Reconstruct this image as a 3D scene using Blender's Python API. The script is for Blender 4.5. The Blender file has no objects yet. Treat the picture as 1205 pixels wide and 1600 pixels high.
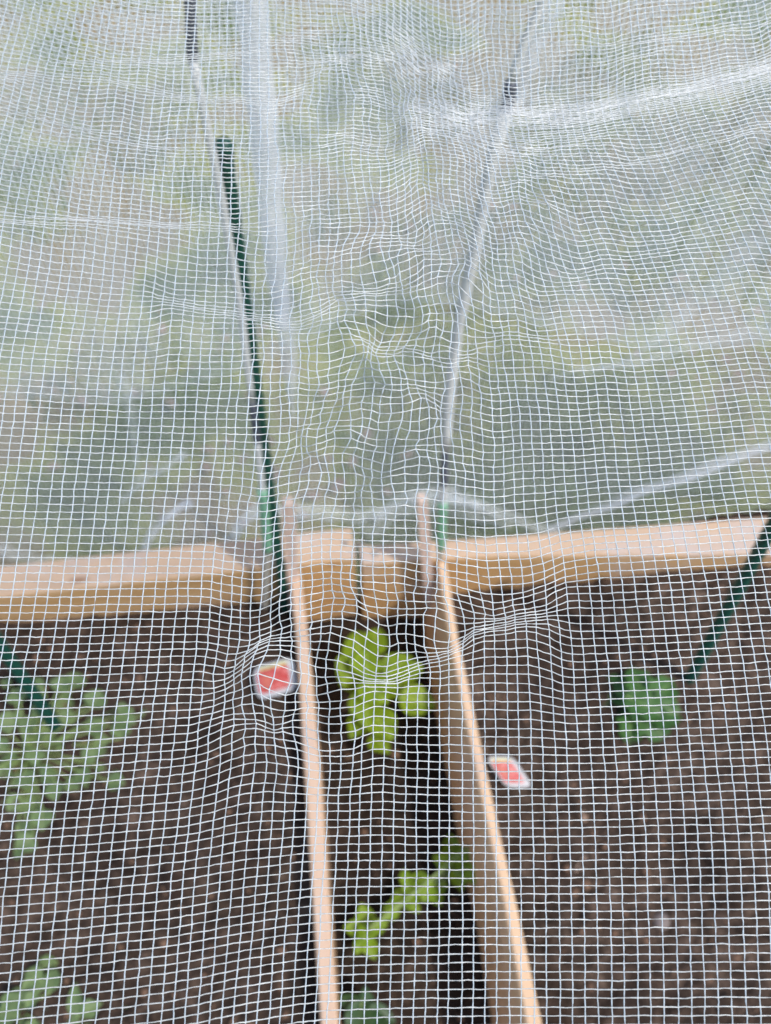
import bpy, bmesh, math, random
import numpy as np
from mathutils import Vector, Matrix
random.seed(7); rng = np.random.default_rng(7)
sc = bpy.context.scene
# ------------------------------------------------------------------ camera
F = 1412.0
CAMH = 1.04
R = np.array([[0.99172268, 0.09735714, -0.08371208],
              [-0.12776306, 0.81302016, -0.56804474],
              [0.0127564, 0.57403816, 0.81872918]])
CAM = np.array([0.0, 0.0, CAMH])
cd = bpy.data.cameras.new('camera'); cam = bpy.data.objects.new('camera', cd)
sc.collection.objects.link(cam); sc.camera = cam
M4 = Matrix([list(R[0]) + [0], list(R[1]) + [0], list(R[2]) + [CAMH], [0, 0, 0, 1]])
cam.matrix_world = M4
cd.sensor_fit = 'VERTICAL'; cd.sensor_height = 24.0; cd.lens = 24.0 * F / 1600.0
cd.clip_start = 0.01; cd.clip_end = 500
cd.dof.use_dof = True; cd.dof.focus_distance = 0.405; cd.dof.aperture_fstop = 4.9
# ------------------------------------------------------------------ world, sun
SUN = Vector((0.44, -0.45, 1.0)).normalized()
EL = math.asin(SUN.z); AZ = math.atan2(SUN.x, SUN.y)
w = bpy.data.worlds.new('World'); sc.world = w; w.use_nodes = True
wn = w.node_tree; bg = wn.nodes['Background']
sky = wn.nodes.new('ShaderNodeTexSky'); sky.sky_type = 'NISHITA'; sky.sun_disc = False
sky.sun_elevation = EL; sky.sun_rotation = AZ; sky.air_density = 1.0; sky.dust_density = 2.0
wn.links.new(sky.outputs[0], bg.inputs[0]); bg.inputs[1].default_value = 0.15
sl = bpy.data.lights.new('sun', 'SUN'); sl.energy = 2.1; sl.angle = math.radians(0.5); sl.color = (1.0, 0.95, 0.87)
so = bpy.data.objects.new('sun', sl); sc.collection.objects.link(so)
so.rotation_euler = SUN.to_track_quat('Z', 'Y').to_euler(); so.location = SUN * 5
sc.view_settings.view_transform = 'Standard'; sc.view_settings.look = 'None'
sc.view_settings.exposure = 0.62; sc.view_settings.gamma = 1
sc.cycles.transparent_max_bounces = 24

# ------------------------------------------------------------------ helpers
def ray(x, y): return R @ np.array([x - 602.5, 800 - y, -F]) / F
def on_z(x, y, z):
    d = ray(x, y); return CAM + d * (z - CAMH) / d[2]
def on_y(x, y, Y):
    d = ray(x, y); return CAM + d * Y / d[1]
def at_depth(x, y, t): return CAM + ray(x, y) * t

def link(o, parent=None):
    sc.collection.objects.link(o)
    if parent is not None:
        o.parent = parent; o.matrix_parent_inverse = Matrix.Translation(-Vector(parent.location))
    return o
def mesh_obj(name, verts, faces, mat, parent=None, smooth=True, uvs=None):
    me = bpy.data.meshes.new(name)
    me.from_pydata([tuple(v) for v in verts], [], [tuple(f) for f in faces])
    if smooth: me.polygons.foreach_set('use_smooth', [True] * len(me.polygons))
    if uvs is not None:
        l = me.uv_layers.new(name='UVMap')
        vi = np.empty(len(me.loops), dtype=np.int32); me.loops.foreach_get('vertex_index', vi)
        l.data.foreach_set('uv', np.asarray(uvs, dtype=np.float32)[vi].ravel())
    me.materials.append(mat); me.update()
    o = bpy.data.objects.new(name, me)
    return link(o, parent)
def tag(o, label, cat, group=None, kind=None):
    if label: o['label'] = label
    if cat: o['category'] = cat
    if group: o['group'] = group
    if kind: o['kind'] = kind
    return o
def thing(name, label, cat, loc, group=None):
    o = bpy.data.objects.new(name, None); o.empty_display_size = 0.02
    o.location = tuple(float(a) for a in loc); sc.collection.objects.link(o)
    return tag(o, label, cat, group)
def tube(pts, rad, n=10, cap=True):
    pts = [Vector(tuple(float(a) for a in p)) for p in pts]
    if not hasattr(rad, '__len__'): rad = [rad] * len(pts)
    vs, fs = [], []
    ref = None
    for i, p in enumerate(pts):
        t = (pts[min(i + 1, len(pts) - 1)] - pts[max(i - 1, 0)]).normalized()
        if ref is None: ref = t.orthogonal().normalized()
        ref = (ref - t * ref.dot(t)).normalized(); b = t.cross(ref)
        for k in range(n):
            a = 2 * math.pi * k / n
            vs.append(p + (ref * math.cos(a) + b * math.sin(a)) * rad[i])
    for i in range(len(pts) - 1):
        for k in range(n):
            fs.append((i * n + k, i * n + (k + 1) % n, (i + 1) * n + (k + 1) % n, (i + 1) * n + k))
    if cap:
        fs.append(tuple(range(n))[::-1]); fs.append(tuple((len(pts) - 1) * n + k for k in range(n)))
    return vs, fs
def join(parts):
    V, Fc = [], []
    for v, f in parts:
        o = len(V); V += list(v); Fc += [tuple(i + o for i in q) for q in f]
    return V, Fc
def lerp_path(pts, n):
    pts = np.array(pts, float); d = np.r_[0, np.cumsum(np.linalg.norm(np.diff(pts, axis=0), axis=1))]
    t = np.linspace(0, d[-1], n)
    return np.stack([np.interp(t, d, pts[:, k]) for k in range(pts.shape[1])], 1)
# smooth value noise
def vnoise(shape_seed):
    r = np.random.default_rng(shape_seed); T = r.uniform(-1, 1, (256, 256))
    def f(x, y):
        x = np.asarray(x, float); y = np.asarray(y, float)
        xi = np.floor(x).astype(int); yi = np.floor(y).astype(int); fx = x - xi; fy = y - yi
        fx = fx * fx * (3 - 2 * fx); fy = fy * fy * (3 - 2 * fy)
        a = T[yi % 256, xi % 256]; b = T[yi % 256, (xi + 1) % 256]
        c = T[(yi + 1) % 256, xi % 256]; d = T[(yi + 1) % 256, (xi + 1) % 256]
        return (a * (1 - fx) + b * fx) * (1 - fy) + (c * (1 - fx) + d * fx) * fy
    return f

# ------------------------------------------------------------------ materials
def mat(name):
    m = bpy.data.materials.new(name); m.use_nodes = True
    return m, m.node_tree.nodes, m.node_tree.links, m.node_tree.nodes['Principled BSDF']
def ramp(N, stops):
    r = N.new('ShaderNodeValToRGB'); e = r.color_ramp.elements
    e[0].position, e[0].color = stops[0][0], (*stops[0][1], 1)
    e[1].position, e[1].color = stops[-1][0], (*stops[-1][1], 1)
    for p, c in stops[1:-1]:
        k = e.new(p); k.color = (*c, 1)
    return r
def noise(N, L, scale, detail=6, rough=.6, vec=None, coord='Object'):
    n = N.new('ShaderNodeTexNoise'); n.inputs['Scale'].default_value = scale
    n.inputs['Detail'].default_value = detail; n.inputs['Roughness'].default_value = rough
    if vec is None:
        tc = N.new('ShaderNodeTexCoord'); vec = tc.outputs[coord]
    L.new(vec, n.inputs['Vector']); return n
def simple(name, col, rough=.5, var=.12, scale=60, bump=.0, trans=0.0, spec=.5):
    m, N, L, b = mat(name)
    n = noise(N, L, scale)
    c0 = tuple(c * (1 - var) for c in col); c1 = tuple(min(1, c * (1 + var)) for c in col)
    r = ramp(N, [(.3, c0), (.7, c1)]); L.new(n.outputs['Fac'], r.inputs[0]); L.new(r.outputs[0], b.inputs['Base Color'])
    b.inputs['Roughness'].default_value = rough; b.inputs['Specular IOR Level'].default_value = spec
    if bump:
        bp = N.new('ShaderNodeBump'); bp.inputs['Strength'].default_value = bump; bp.inputs['Distance'].default_value = .002
        L.new(n.outputs['Fac'], bp.inputs['Height']); L.new(bp.outputs[0], b.inputs['Normal'])
    if trans:
        t = N.new('ShaderNodeBsdfTranslucent'); L.new(r.outputs[0], t.inputs[0])
        mx = N.new('ShaderNodeMixShader'); mx.inputs[0].default_value = trans
        L.new(b.outputs[0], mx.inputs[1]); L.new(t.outputs[0], mx.inputs[2])
        L.new(mx.outputs[0], N['Material Output'].inputs[0])
    return m
def wood(name, along='X', c=((.50, .30, .14), (.62, .40, .21), (.66, .47, .30)), weather=(.52, .44, .38), top=.5):
    m, N, L, b = mat(name)
    tc = N.new('ShaderNodeTexCoord'); mp = N.new('ShaderNodeMapping')
    s = {'X': (2.2, 60, 60), 'Y': (60, 2.2, 60), 'Z': (60, 60, 2.2)}[along]
    mp.inputs['Scale'].default_value = s; L.new(tc.outputs['Object'], mp.inputs[0])
    n = noise(N, L, 1.0, 8, .65, mp.outputs[0])
    r = ramp(N, [(.3, c[0]), (.5, c[1]), (.72, c[2])]); L.new(n.outputs['Fac'], r.inputs[0])
    # weathered grey blotches
    n2 = noise(N, L, 9, 4, .6, tc.outputs['Object'])
    r2 = ramp(N, [(.52, (0, 0, 0)), (.66, (.75, .75, .75))]); L.new(n2.outputs['Fac'], r2.inputs[0])
    mx = N.new('ShaderNodeMix'); mx.data_type = 'RGBA'
    # the upward faces have greyed with age
    ge = N.new('ShaderNodeTexCoord'); sz_ = N.new('ShaderNodeSeparateXYZ'); L.new(ge.outputs['Normal'], sz_.inputs[0])
    g_ = N.new('ShaderNodeMath'); g_.operation = 'MULTIPLY'; g_.inputs[1].default_value = top; L.new(sz_.outputs[2], g_.inputs[0])
    ga = N.new('ShaderNodeMath'); ga.operation = 'ADD'; ga.use_clamp = True; L.new(g_.outputs[0], ga.inputs[0])
    gb = N.new('ShaderNodeMath'); gb.operation = 'MULTIPLY'; gb.inputs[1].default_value = .6; L.new(r2.outputs[0], gb.inputs[0]); L.new(gb.outputs[0], ga.inputs[1])
    L.new(ga.outputs[0], mx.inputs[0]); L.new(r.outputs[0], mx.inputs[6]); mx.inputs[7].default_value = (*weather, 1)
    # knots / dark specks
    v = N.new('ShaderNodeTexVoronoi'); v.inputs['Scale'].default_value = 1.0
    mp2 = N.new('ShaderNodeMapping'); mp2.inputs['Scale'].default_value = {'X': (5, 14, 14), 'Y': (14, 5, 14), 'Z': (14, 14, 5)}[along]
    L.new(tc.outputs['Object'], mp2.inputs[0]); L.new(mp2.outputs[0], v.inputs['Vector'])
    r3 = ramp(N, [(.03, (.45, .28, .17)), (.08, (1, 1, 1))]); L.new(v.outputs['Distance'], r3.inputs[0])
    mu = N.new('ShaderNodeMix'); mu.data_type = 'RGBA'; mu.blend_type = 'MULTIPLY'; mu.inputs[0].default_value = .8
    L.new(mx.outputs[2], mu.inputs[6]); L.new(r3.outputs[0], mu.inputs[7]); L.new(mu.outputs[2], b.inputs['Base Color'])
    b.inputs['Roughness'].default_value = .7; b.inputs['Specular IOR Level'].default_value = .3
    bp = N.new('ShaderNodeBump'); bp.inputs['Strength'].default_value = .35; bp.inputs['Distance'].default_value = .002
    L.new(n.outputs['Fac'], bp.inputs['Height']); L.new(bp.outputs[0], b.inputs['Normal'])
    return m
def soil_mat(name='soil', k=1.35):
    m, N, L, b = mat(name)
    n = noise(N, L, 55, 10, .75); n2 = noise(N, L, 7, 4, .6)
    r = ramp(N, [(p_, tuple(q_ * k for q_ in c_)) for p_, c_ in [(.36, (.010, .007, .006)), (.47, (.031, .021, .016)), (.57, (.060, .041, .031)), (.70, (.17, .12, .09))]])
    mx = N.new('ShaderNodeMath'); mx.operation = 'MULTIPLY_ADD'; mx.inputs[1].default_value = .35; 
    L.new(n2.outputs['Fac'], mx.inputs[0]); mm = N.new('ShaderNodeMath'); mm.operation = 'MULTIPLY'; mm.inputs[1].default_value = .68
    L.new(n.outputs['Fac'], mm.inputs[0]); L.new(mm.outputs[0], mx.inputs[2]); L.new(mx.outputs[0], r.inputs[0])
    L.new(r.outputs[0], b.inputs['Base Color']); b.inputs['Roughness'].default_value = .95
    b.inputs['Specular IOR Level'].default_value = .15
    bp = N.new('ShaderNodeBump'); bp.inputs['Strength'].default_value = .9; bp.inputs['Distance'].default_value = .006
    L.new(n.outputs['Fac'], bp.inputs['Height']); L.new(bp.outputs[0], b.inputs['Normal'])
    return m
def ground_mat():
    m, N, L, b = mat('dry_lawn_ground')
    n = noise(N, L, 3.6, 3, .5); n2 = noise(N, L, 60, 8, .7)
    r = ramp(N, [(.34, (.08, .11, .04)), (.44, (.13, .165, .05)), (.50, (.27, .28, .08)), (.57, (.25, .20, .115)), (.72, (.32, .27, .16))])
    a = N.new('ShaderNodeMath'); a.operation = 'MULTIPLY_ADD'; a.inputs[1].default_value = .22
    L.new(n2.outputs['Fac'], a.inputs[0]); c = N.new('ShaderNodeMath'); c.operation = 'MULTIPLY'; c.inputs[1].default_value = .78
    L.new(n.outputs['Fac'], c.inputs[0]); L.new(c.outputs[0], a.inputs[2])
    # ramp shifted to darker green close to the bed, lighter tones further off
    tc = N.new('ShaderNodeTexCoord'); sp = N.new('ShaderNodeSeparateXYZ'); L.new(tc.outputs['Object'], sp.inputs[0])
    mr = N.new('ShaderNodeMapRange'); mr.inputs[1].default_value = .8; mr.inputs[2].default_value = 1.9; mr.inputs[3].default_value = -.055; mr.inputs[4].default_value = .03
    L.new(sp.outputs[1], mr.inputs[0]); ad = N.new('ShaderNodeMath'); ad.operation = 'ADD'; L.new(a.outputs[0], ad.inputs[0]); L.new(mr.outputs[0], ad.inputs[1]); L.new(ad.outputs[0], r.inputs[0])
    L.new(r.outputs[0], b.inputs['Base Color']); b.inputs['Roughness'].default_value = .95
    bp = N.new('ShaderNodeBump'); bp.inputs['Strength'].default_value = .8; bp.inputs['Distance'].default_value = .01
    L.new(n2.outputs['Fac'], bp.inputs['Height']); L.new(bp.outputs[0], b.inputs['Normal'])
    return m
def thread_mat(name, c0, c1, rough):
    m, N, L, b = mat(name)
    n = noise(N, L, 900, 3, .6)
    r = ramp(N, [(.3, c0), (.7, c1)]); L.new(n.outputs['Fac'], r.inputs[0])
    L.new(r.outputs[0], b.inputs['Base Color'])
    b.inputs['Roughness'].default_value = rough; b.inputs['Specular IOR Level'].default_value = .6
    bp = N.new('ShaderNodeBump'); bp.inputs['Strength'].default_value = .5; bp.inputs['Distance'].default_value = .0004
    L.new(n.outputs['Fac'], bp.inputs['Height']); L.new(bp.outputs[0], b.inputs['Normal'])
    t = N.new('ShaderNodeBsdfTranslucent'); L.new(r.outputs[0], t.inputs[0])
    mx = N.new('ShaderNodeMixShader'); mx.inputs[0].default_value = .3
    L.new(b.outputs[0], mx.inputs[1]); L.new(t.outputs[0], mx.inputs[2])
    L.new(mx.outputs[0], N['Material Output'].inputs[0])
    return m
def gauze_mat(name, width, col=(.80, .82, .86)):
    """woven white gauze: threads on a UV grid (one cell per UV unit), open in between"""
    m, N, L, b = mat(name)
    uv = N.new('ShaderNodeUVMap'); sp = N.new('ShaderNodeSeparateXYZ'); L.new(uv.outputs[0], sp.inputs[0])
    outs = []
    for k in (0, 1):
        fr = N.new('ShaderNodeMath'); fr.operation = 'FRACT'; L.new(sp.outputs[k], fr.inputs[0])
        lt = N.new('ShaderNodeMath'); lt.operation = 'LESS_THAN'; lt.inputs[1].default_value = width
        L.new(fr.outputs[0], lt.inputs[0]); outs.append(lt)
    mxm = N.new('ShaderNodeMath'); mxm.operation = 'MAXIMUM'
    L.new(outs[0].outputs[0], mxm.inputs[0]); L.new(outs[1].outputs[0], mxm.inputs[1])
    b.inputs['Base Color'].default_value = (*col, 1); b.inputs['Roughness'].default_value = .5
    t = N.new('ShaderNodeBsdfTranslucent'); t.inputs[0].default_value = (*col, 1)
    m1 = N.new('ShaderNodeMixShader'); m1.inputs[0].default_value = .45
    L.new(b.outputs[0], m1.inputs[1]); L.new(t.outputs[0], m1.inputs[2])
    tr = N.new('ShaderNodeBsdfTransparent'); m2 = N.new('ShaderNodeMixShader')
    L.new(mxm.outputs[0], m2.inputs[0]); L.new(tr.outputs[0], m2.inputs[1]); L.new(m1.outputs[0], m2.inputs[2])
    L.new(m2.outputs[0], N['Material Output'].inputs[0])
    return m
def leaf_mat(name, col, vein, trans=.35, rough=.45):
    m, N, L, b = mat(name)
    uv = N.new('ShaderNodeUVMap'); sp = N.new('ShaderNodeSeparateXYZ'); L.new(uv.outputs[0], sp.inputs[0])
    ab = N.new('ShaderNodeMath'); ab.operation = 'ABSOLUTE'; L.new(sp.outputs[0], ab.inputs[0])
    r = ramp(N, [(.02, vein), (.10, col)]); L.new(ab.outputs[0], r.inputs[0])
    n = noise(N, L, 45, 5, .6)
    r2 = ramp(N, [(.3, (.62, .66, .6)), (.7, (1.25, 1.2, 1.1))]); L.new(n.outputs['Fac'], r2.inputs[0])
    mu = N.new('ShaderNodeMix'); mu.data_type = 'RGBA'; mu.blend_type = 'MULTIPLY'; mu.inputs[0].default_value = 1
    L.new(r.outputs[0], mu.inputs[6]); L.new(r2.outputs[0], mu.inputs[7])
    L.new(mu.outputs[2], b.inputs['Base Color']); b.inputs['Roughness'].default_value = rough
    t = N.new('ShaderNodeBsdfTranslucent'); L.new(mu.outputs[2], t.inputs[0])
    mx = N.new('ShaderNodeMixShader'); mx.inputs[0].default_value = trans
    L.new(b.outputs[0], mx.inputs[1]); L.new(t.outputs[0], mx.inputs[2])
    L.new(mx.outputs[0], N['Material Output'].inputs[0])
    return m

WOODX = wood('pine_board_lengthwise', 'X', c=((.38, .22, .09), (.50, .30, .13), (.56, .37, .20)), weather=(.46, .38, .34)); WOODY = wood('pine_batten', 'Y', c=((.46, .28, .15), (.56, .36, .21), (.60, .42, .28)), weather=(.50, .38, .32))
WOODR = wood('pale_pine_batten', 'Y', c=((.58, .38, .20), (.70, .47, .27), (.74, .54, .35)), weather=(.54, .38, .28), top=.5)
WOODZ = wood('pine_peg', 'Z', c=((.50, .35, .27), (.58, .42, .34), (.62, .48, .40)))
SOIL = soil_mat(); SOIL_SHADE = soil_mat('shade_darkened_soil', .75); GROUND = ground_mat(); THREAD = thread_mat('net_upright_thread', (.48, .56, .62), (.62, .71, .77), .4); THREAD2 = thread_mat('net_cross_thread', (.54, .58, .59), (.80, .81, .79), .22)  # trench soil colour darkened to imitate the shade between the dividers
GREEN_PL = simple('dark_green_plastic', (.006, .062, .045), .4, .25, 300, .3)
WHITE_ROD = simple('white_fibreglass', (.60, .61, .60), .4, .08, 90)
CONN = simple('dark_connector', (.09, .10, .13), .45, .2, 120)
SLEEVE = simple('pale_green_sleeve', (.24, .50, .33), .35, .2, 120, 0, .25)
CLEAR = simple('milky_end', (.50, .47, .40), .3, .1, 80, 0, .2)

# ------------------------------------------------------------------ ground, soil
GZ = -0.34
def grid_sheet(name, x0, x1, y0, y1, nx, ny, zf, m, parent=None):
    xs = np.linspace(x0, x1, nx); ys = np.linspace(y0, y1, ny)
    Xg, Yg = np.meshgrid(xs, ys); Z = zf(Xg, Yg)
    V = np.stack([Xg.ravel(), Yg.ravel(), Z.ravel()], 1)
    Fc = [(j * nx + i, j * nx + i + 1, (j + 1) * nx + i + 1, (j + 1) * nx + i) for j in range(ny - 1) for i in range(nx - 1)]
    return mesh_obj(name, V, Fc, m, parent)
g1, g2, g3, g4 = vnoise(1), vnoise(2), vnoise(3), vnoise(4)
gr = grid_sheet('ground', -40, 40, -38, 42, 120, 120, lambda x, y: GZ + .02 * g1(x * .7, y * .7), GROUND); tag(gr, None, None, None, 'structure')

# divider edge lines traced on the bed's top plane
def plane_pts(lst): return [on_z(x, y, 0.0) for x, y in lst]
dL_l = plane_pts([(453, 905), (463, 1000), (475, 1200), (489, 1420), (501, 1600)])
dL_r = plane_pts([(471, 905), (482, 1000), (500, 1200), (515, 1420), (528, 1600)])
dR_l = plane_pts([(688, 905), (703, 1000), (726, 1120), (763, 1300), (785, 1400), (822, 1600)])
dR_r = plane_pts([(701, 905), (716, 1000), (742, 1120), (780, 1300), (804, 1400), (847, 1600)])
for ln in (dL_l, dL_r, dR_l, dR_r):
    d = (ln[-1] - ln[0]) / np.linalg.norm(ln[-1] - ln[0]); ln.append(ln[-1] + d * .62)
def soilz(x, y):
    base_l = -.05 - .015 * np.clip((-x - .1) / .3, 0, 1) - .055 * np.exp(-((y - .66) / .09) ** 2) * np.clip(1 + x * 2.2, 0, 1)
    base_r = -.06 + .03 * np.clip((x - .2) / .4, 0, 1) - .045 * np.exp(-((y - .65) / .08) ** 2) * np.clip(1 - (x - .17) / .4, 0, 1)
    base_c = -.165 + 0 * x
    b = np.where(x < -.035, base_l, np.where(x > .165, base_r, base_c))
    return b
def soil_bump(x, y):
    return .007 * g1(x * 18, y * 18) + .006 * np.maximum(0, g2(x * 55, y * 55)) + .004 * g3(x * 130, y * 130) + .0022 * g4(x * 300, y * 300)
YF = .668
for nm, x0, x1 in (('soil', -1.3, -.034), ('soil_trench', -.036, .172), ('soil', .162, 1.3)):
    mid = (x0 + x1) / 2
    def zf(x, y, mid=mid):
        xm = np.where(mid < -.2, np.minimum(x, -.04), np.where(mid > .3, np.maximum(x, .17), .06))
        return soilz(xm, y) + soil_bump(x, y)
    nx = int((x1 - x0) / .0042); o = grid_sheet(nm, x0, x1, -.34, YF + .01, nx, 240, zf, SOIL_SHADE if nm == 'soil_trench' else SOIL); tag(o, None, None, None, 'structure')
# crumbs of soil and bark
def crumbs(n, r0, r1, m, zoff=0.0, seed=3):
    r = np.random.default_rng(seed); V = []; Fc = []
    base = [(1, 0, 0), (-1, 0, 0), (0, 1, 0), (0, -1, 0), (0, 0, 1), (0, 0, -1)]
    tri = [(0, 2, 4), (2, 1, 4), (1, 3, 4), (3, 0, 4), (2, 0, 5), (1, 2, 5), (3, 1, 5), (0, 3, 5)]
    for _ in range(n):
        x = r.uniform(-.62, .75); y = r.uniform(-.1, YF - .005)
        if -.04 < x < .165 and r.uniform() < .6: continue
        if abs(x + .038) < .016 or abs(x - .165 - (y - .3) * .02) < .022: continue
        xm = min(x, -.04) if x < -.036 else (max(x, .17) if x > .165 else .06)
        z = float(soilz(np.array(xm), np.array(y)) + soil_bump(x, y)) + zoff
        s = r.uniform(r0, r1) * r.uniform(.5, 1, 3) * np.array([1.3, 1, .7]); a = r.uniform(0, 6.28); ca, sa = math.cos(a), math.sin(a)
        k = len(V)
        for bx in base:
            p = np.array(bx) * s * r.uniform(.7, 1.25); V.append((x + p[0] * ca - p[1] * sa, y + p[0] * sa + p[1] * ca, z + p[2]))
        Fc += [(k + a_, k + b_, k + c_) for a_, b_, c_ in tri]
    return V, Fc
V, Fc = crumbs(9000, .0015, .005, SOIL)
tag(mesh_obj('soil_crumbs', V, Fc, SOIL, smooth=False), 'dark loose soil crumbs scattered over the surface of the bed', 'soil crumbs', None, 'stuff')
BARK = simple('brown_bark', (.16, .09, .055), .8, .35, 200, .4)
V, Fc = crumbs(500, .002, .0065, BARK, .001, 9)
tag(mesh_obj('bark_bits', V, Fc, BARK, smooth=False), 'small brown bark bits mixed into the top of the dark soil', 'bark bits', None, 'stuff')

# ------------------------------------------------------------------ raised bed
def prism(top_l, top_r, z0, z1, bev=.0022, lean=0.0):
    """beam following two edge lines, chamfered top"""
    V = []; n = len(top_l)
    for a, b in zip(top_l, top_r):
        a = np.array(a); b = np.array(b); u = (b - a) / np.linalg.norm(b - a)
        for p, z in ((a, z0), (a, z1 - bev), (a + u * bev, z1), (b - u * bev, z1), (b, z1 - bev), (b, z0)):
            V.append((p[0] - (lean if z == z0 else 0), p[1], z))
    Fc = []
    for i in range(n - 1):
        for k in range(6):
            k2 = (k + 1) % 6; Fc.append((i * 6 + k, i * 6 + k2, (i + 1) * 6 + k2, (i + 1) * 6 + k))
    Fc.append(tuple(range(6))[::-1]); Fc.append(tuple((n - 1) * 6 + k for k in range(6)))
    return V, Fc
def fixn(o):
    bm = bmesh.new(); bm.from_mesh(o.data); bmesh.ops.recalc_face_normals(bm, faces=bm.faces); bm.to_mesh(o.data); bm.free(); return o
bed = thing('raised_bed', 'pale pine raised bed with two thin battens dividing the dark soil', 'raised bed', (0, .3, GZ))
def beam(name, L_, R_, z0, z1, m, label=None, lean=0.0):
    o = fixn(mesh_obj(name, *prism(L_, R_, z0, z1, .0022, lean), m, bed, smooth=False))
    if label: o['label'] = label
    return o
P2 = lambda x, y, z=0: on_z(x, y, z)
beam('board', [(-1.3, .646), (-.6, .645), (.056, .652)], [(-1.3, .69), (-.6, .694), (.056, .702)], GZ - .02, 0, WOODX, 'left far board of the bed, butted end to end')
# right far board sits a little lower and askew
beam('board', [(.0645, .643), (.25, .632), (.62, .590), (1.3, .52)], [(.0645, .672), (.25, .664), (.62, .652), (1.3, .63)], GZ - .02, -.002, WOODX, 'right far board of the bed, set slightly lower')
beam('board', [(-1.3, -.38), (1.3, -.38)], [(-1.3, -.335), (1.3, -.335)], GZ - .02, 0, WOODX)
beam('board', [(-1.345, -.38), (-1.345, .69)], [(-1.302, -.38), (-1.302, .69)], GZ - .02, 0, WOODY)
beam('board', [(1.302, -.38), (1.302, .62)], [(1.345, -.38), (1.345, .62)], GZ - .02, 0, WOODY)
def ext(lst, yend):
    a, b = np.array(lst[0]), np.array(lst[1]); d = (a - b) / abs(a[1] - b[1]); p = a + d * (yend - a[1]); return [p] + list(lst)
beam('divider', ext(dL_l, .642), ext(dL_r, .642), -.20, -.0015, WOODY, 'thin left divider batten')
beam('divider', ext(dR_l, .630), ext(dR_r, .630), -.20, .0015, WOODR, 'right divider batten with its shaded left side showing', .016)
# wooden pegs at the far ends of the battens, standing proud of the boards
def peg(xb, yb, xt, yt, wpx, label, Yc):
    b = on_y(xb, yb, Yc); t = on_y(xt, yt, Yc); hw = wpx / 2 * 0.00078
    V = []
    zs = [b[2], t[2] - .012, t[2]]; 
    for i, z in enumerate(zs):
        f_ = (z - b[2]) / (t[2] - b[2]); cx = b[0] + (t[0] - b[0]) * f_; w_ = hw * (1 if i < 2 else .7)
        for dx, dy in ((-1, -1), (1, -1), (1, 1), (-1, 1)): V.append((cx + dx * w_, Yc + dy * .007, z))
    Fc = [(3, 2, 1, 0)] + [(i * 4 + k, i * 4 + (k + 1) % 4, i * 4 + 4 + (k + 1) % 4, i * 4 + 4 + k) for i in (0, 1) for k in range(4)] + [(8, 9, 10, 11)]
    o = fixn(mesh_obj('peg', V, Fc, WOODZ, bed, smooth=False)); o['label'] = label
STEEL = simple('screw_steel', (.20, .19, .18), .4, .2, 400)
for x, y in ((.045, .676), (.085, .655), (-.045, .674), (.155, .650)):
    mesh_obj('screw', *tube([(x, y, -.004), (x, y, .0008), (x, y, .0016)], [.003, .0042, .003], 10), STEEL, bed)
peg(462, 960, 450, 783, 20, 'pinkish peg at the end of the left batten', .634)
peg(672, 950, 659, 778, 17, 'pinkish peg at the end of the right batten', .622)

# ------------------------------------------------------------------ poles and stakes
def px_line(pts, Y): return [on_y(x, y, Y) for x, y in pts]
def hoop(name, label, Y, segs, grp):
    """segs: list of (part name, material, radius, pixel path)"""
    base = on_y(*segs[-1][3][-1], Y)
    t = thing(name, label, 'hoop pole', base, grp)
    for pn, m, r, path in segs:
        p = lerp_path(np.array(px_line(path, Y)), 14)
        mesh_obj(pn, *tube(p, r, 12), m, t)
    return t
hoop('hoop_pole', 'white hoop pole standing left of the dark green stake', .625, [
    ('connector', CONN, .0042, [(285, -160), (297, 0), (301, 92)]),
    ('rod', WHITE_ROD, .0035, [(301, 92), (318, 170), (345, 300), (376, 480), (394, 628)]),
    ('connector', CONN, .0042, [(394, 628), (402, 690)]),
    ('rod', WHITE_ROD, .0035, [(402, 690), (412, 775)]),
    ('sleeve', SLEEVE, .0062, [(410, 765), (419, 860)]),
    ('end_piece', CLEAR, .0045, [(418, 858), (414, 950)])], 'hoop poles holding up the net')
hoop('hoop_pole', 'white hoop pole on the right, poking into the net above the right batten', .625, [
    ('rod', WHITE_ROD, .0034, [(905, -160), (850, 0), (818, 70), (799, 128)]),
    ('connector', CONN, .0050, [(799, 128), (792, 172)]),
    ('rod', WHITE_ROD, .0056, [(792, 172), (768, 250), (744, 380), (718, 500), (704, 600), (696, 702)]),
    ('connector', CONN, .0045, [(696, 702), (694, 757)]),
    ('rod', WHITE_ROD, .0040, [(694, 755), (692, 800)]),
    ('sleeve', SLEEVE, .0058, [(692, 785), (689, 856)]),
    ('end_piece', CLEAR, .0042, [(689, 855), (688, 872)])], 'hoop poles holding up the net')
def stake(label, p0, p1, r=.0068):
    p0 = np.array(p0); p1 = np.array(p1); t = thing('plant_stake', label, 'plant stake', p0, 'dark green plant stakes')
    n = 90; pts = [p0 + (p1 - p0) * k / (n - 1) for k in range(n)]
    rad = [r * (1 + .12 * math.sin(k * 2.1)) for k in range(n)]
    mesh_obj('shaft', *tube(pts, rad, 12), GREEN_PL, t)
    d = (p1 - p0) / np.linalg.norm(p1 - p0)
    mesh_obj('cap', *tube([p1 - d * .004, p1 + d * .004, p1 + d * .009, p1 + d * .011], [r * 1.15, r * 1.15, r * .9, r * .3], 12), GREEN_PL, t)
stake('tall dark green stake close beside the left hoop pole', on_y(447, 955, .632), on_y(351, 236, .634), .0064)
b = on_z(1072, 1075, -.06); d_ = on_y(1205, 828, b[1] + .005); d2 = on_y(1216, 806, b[1] + .006); stake('dark green stake in the right soil, leaning out of the right edge', b + np.array([0, 0, -.03]), d2, .0072)
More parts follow.
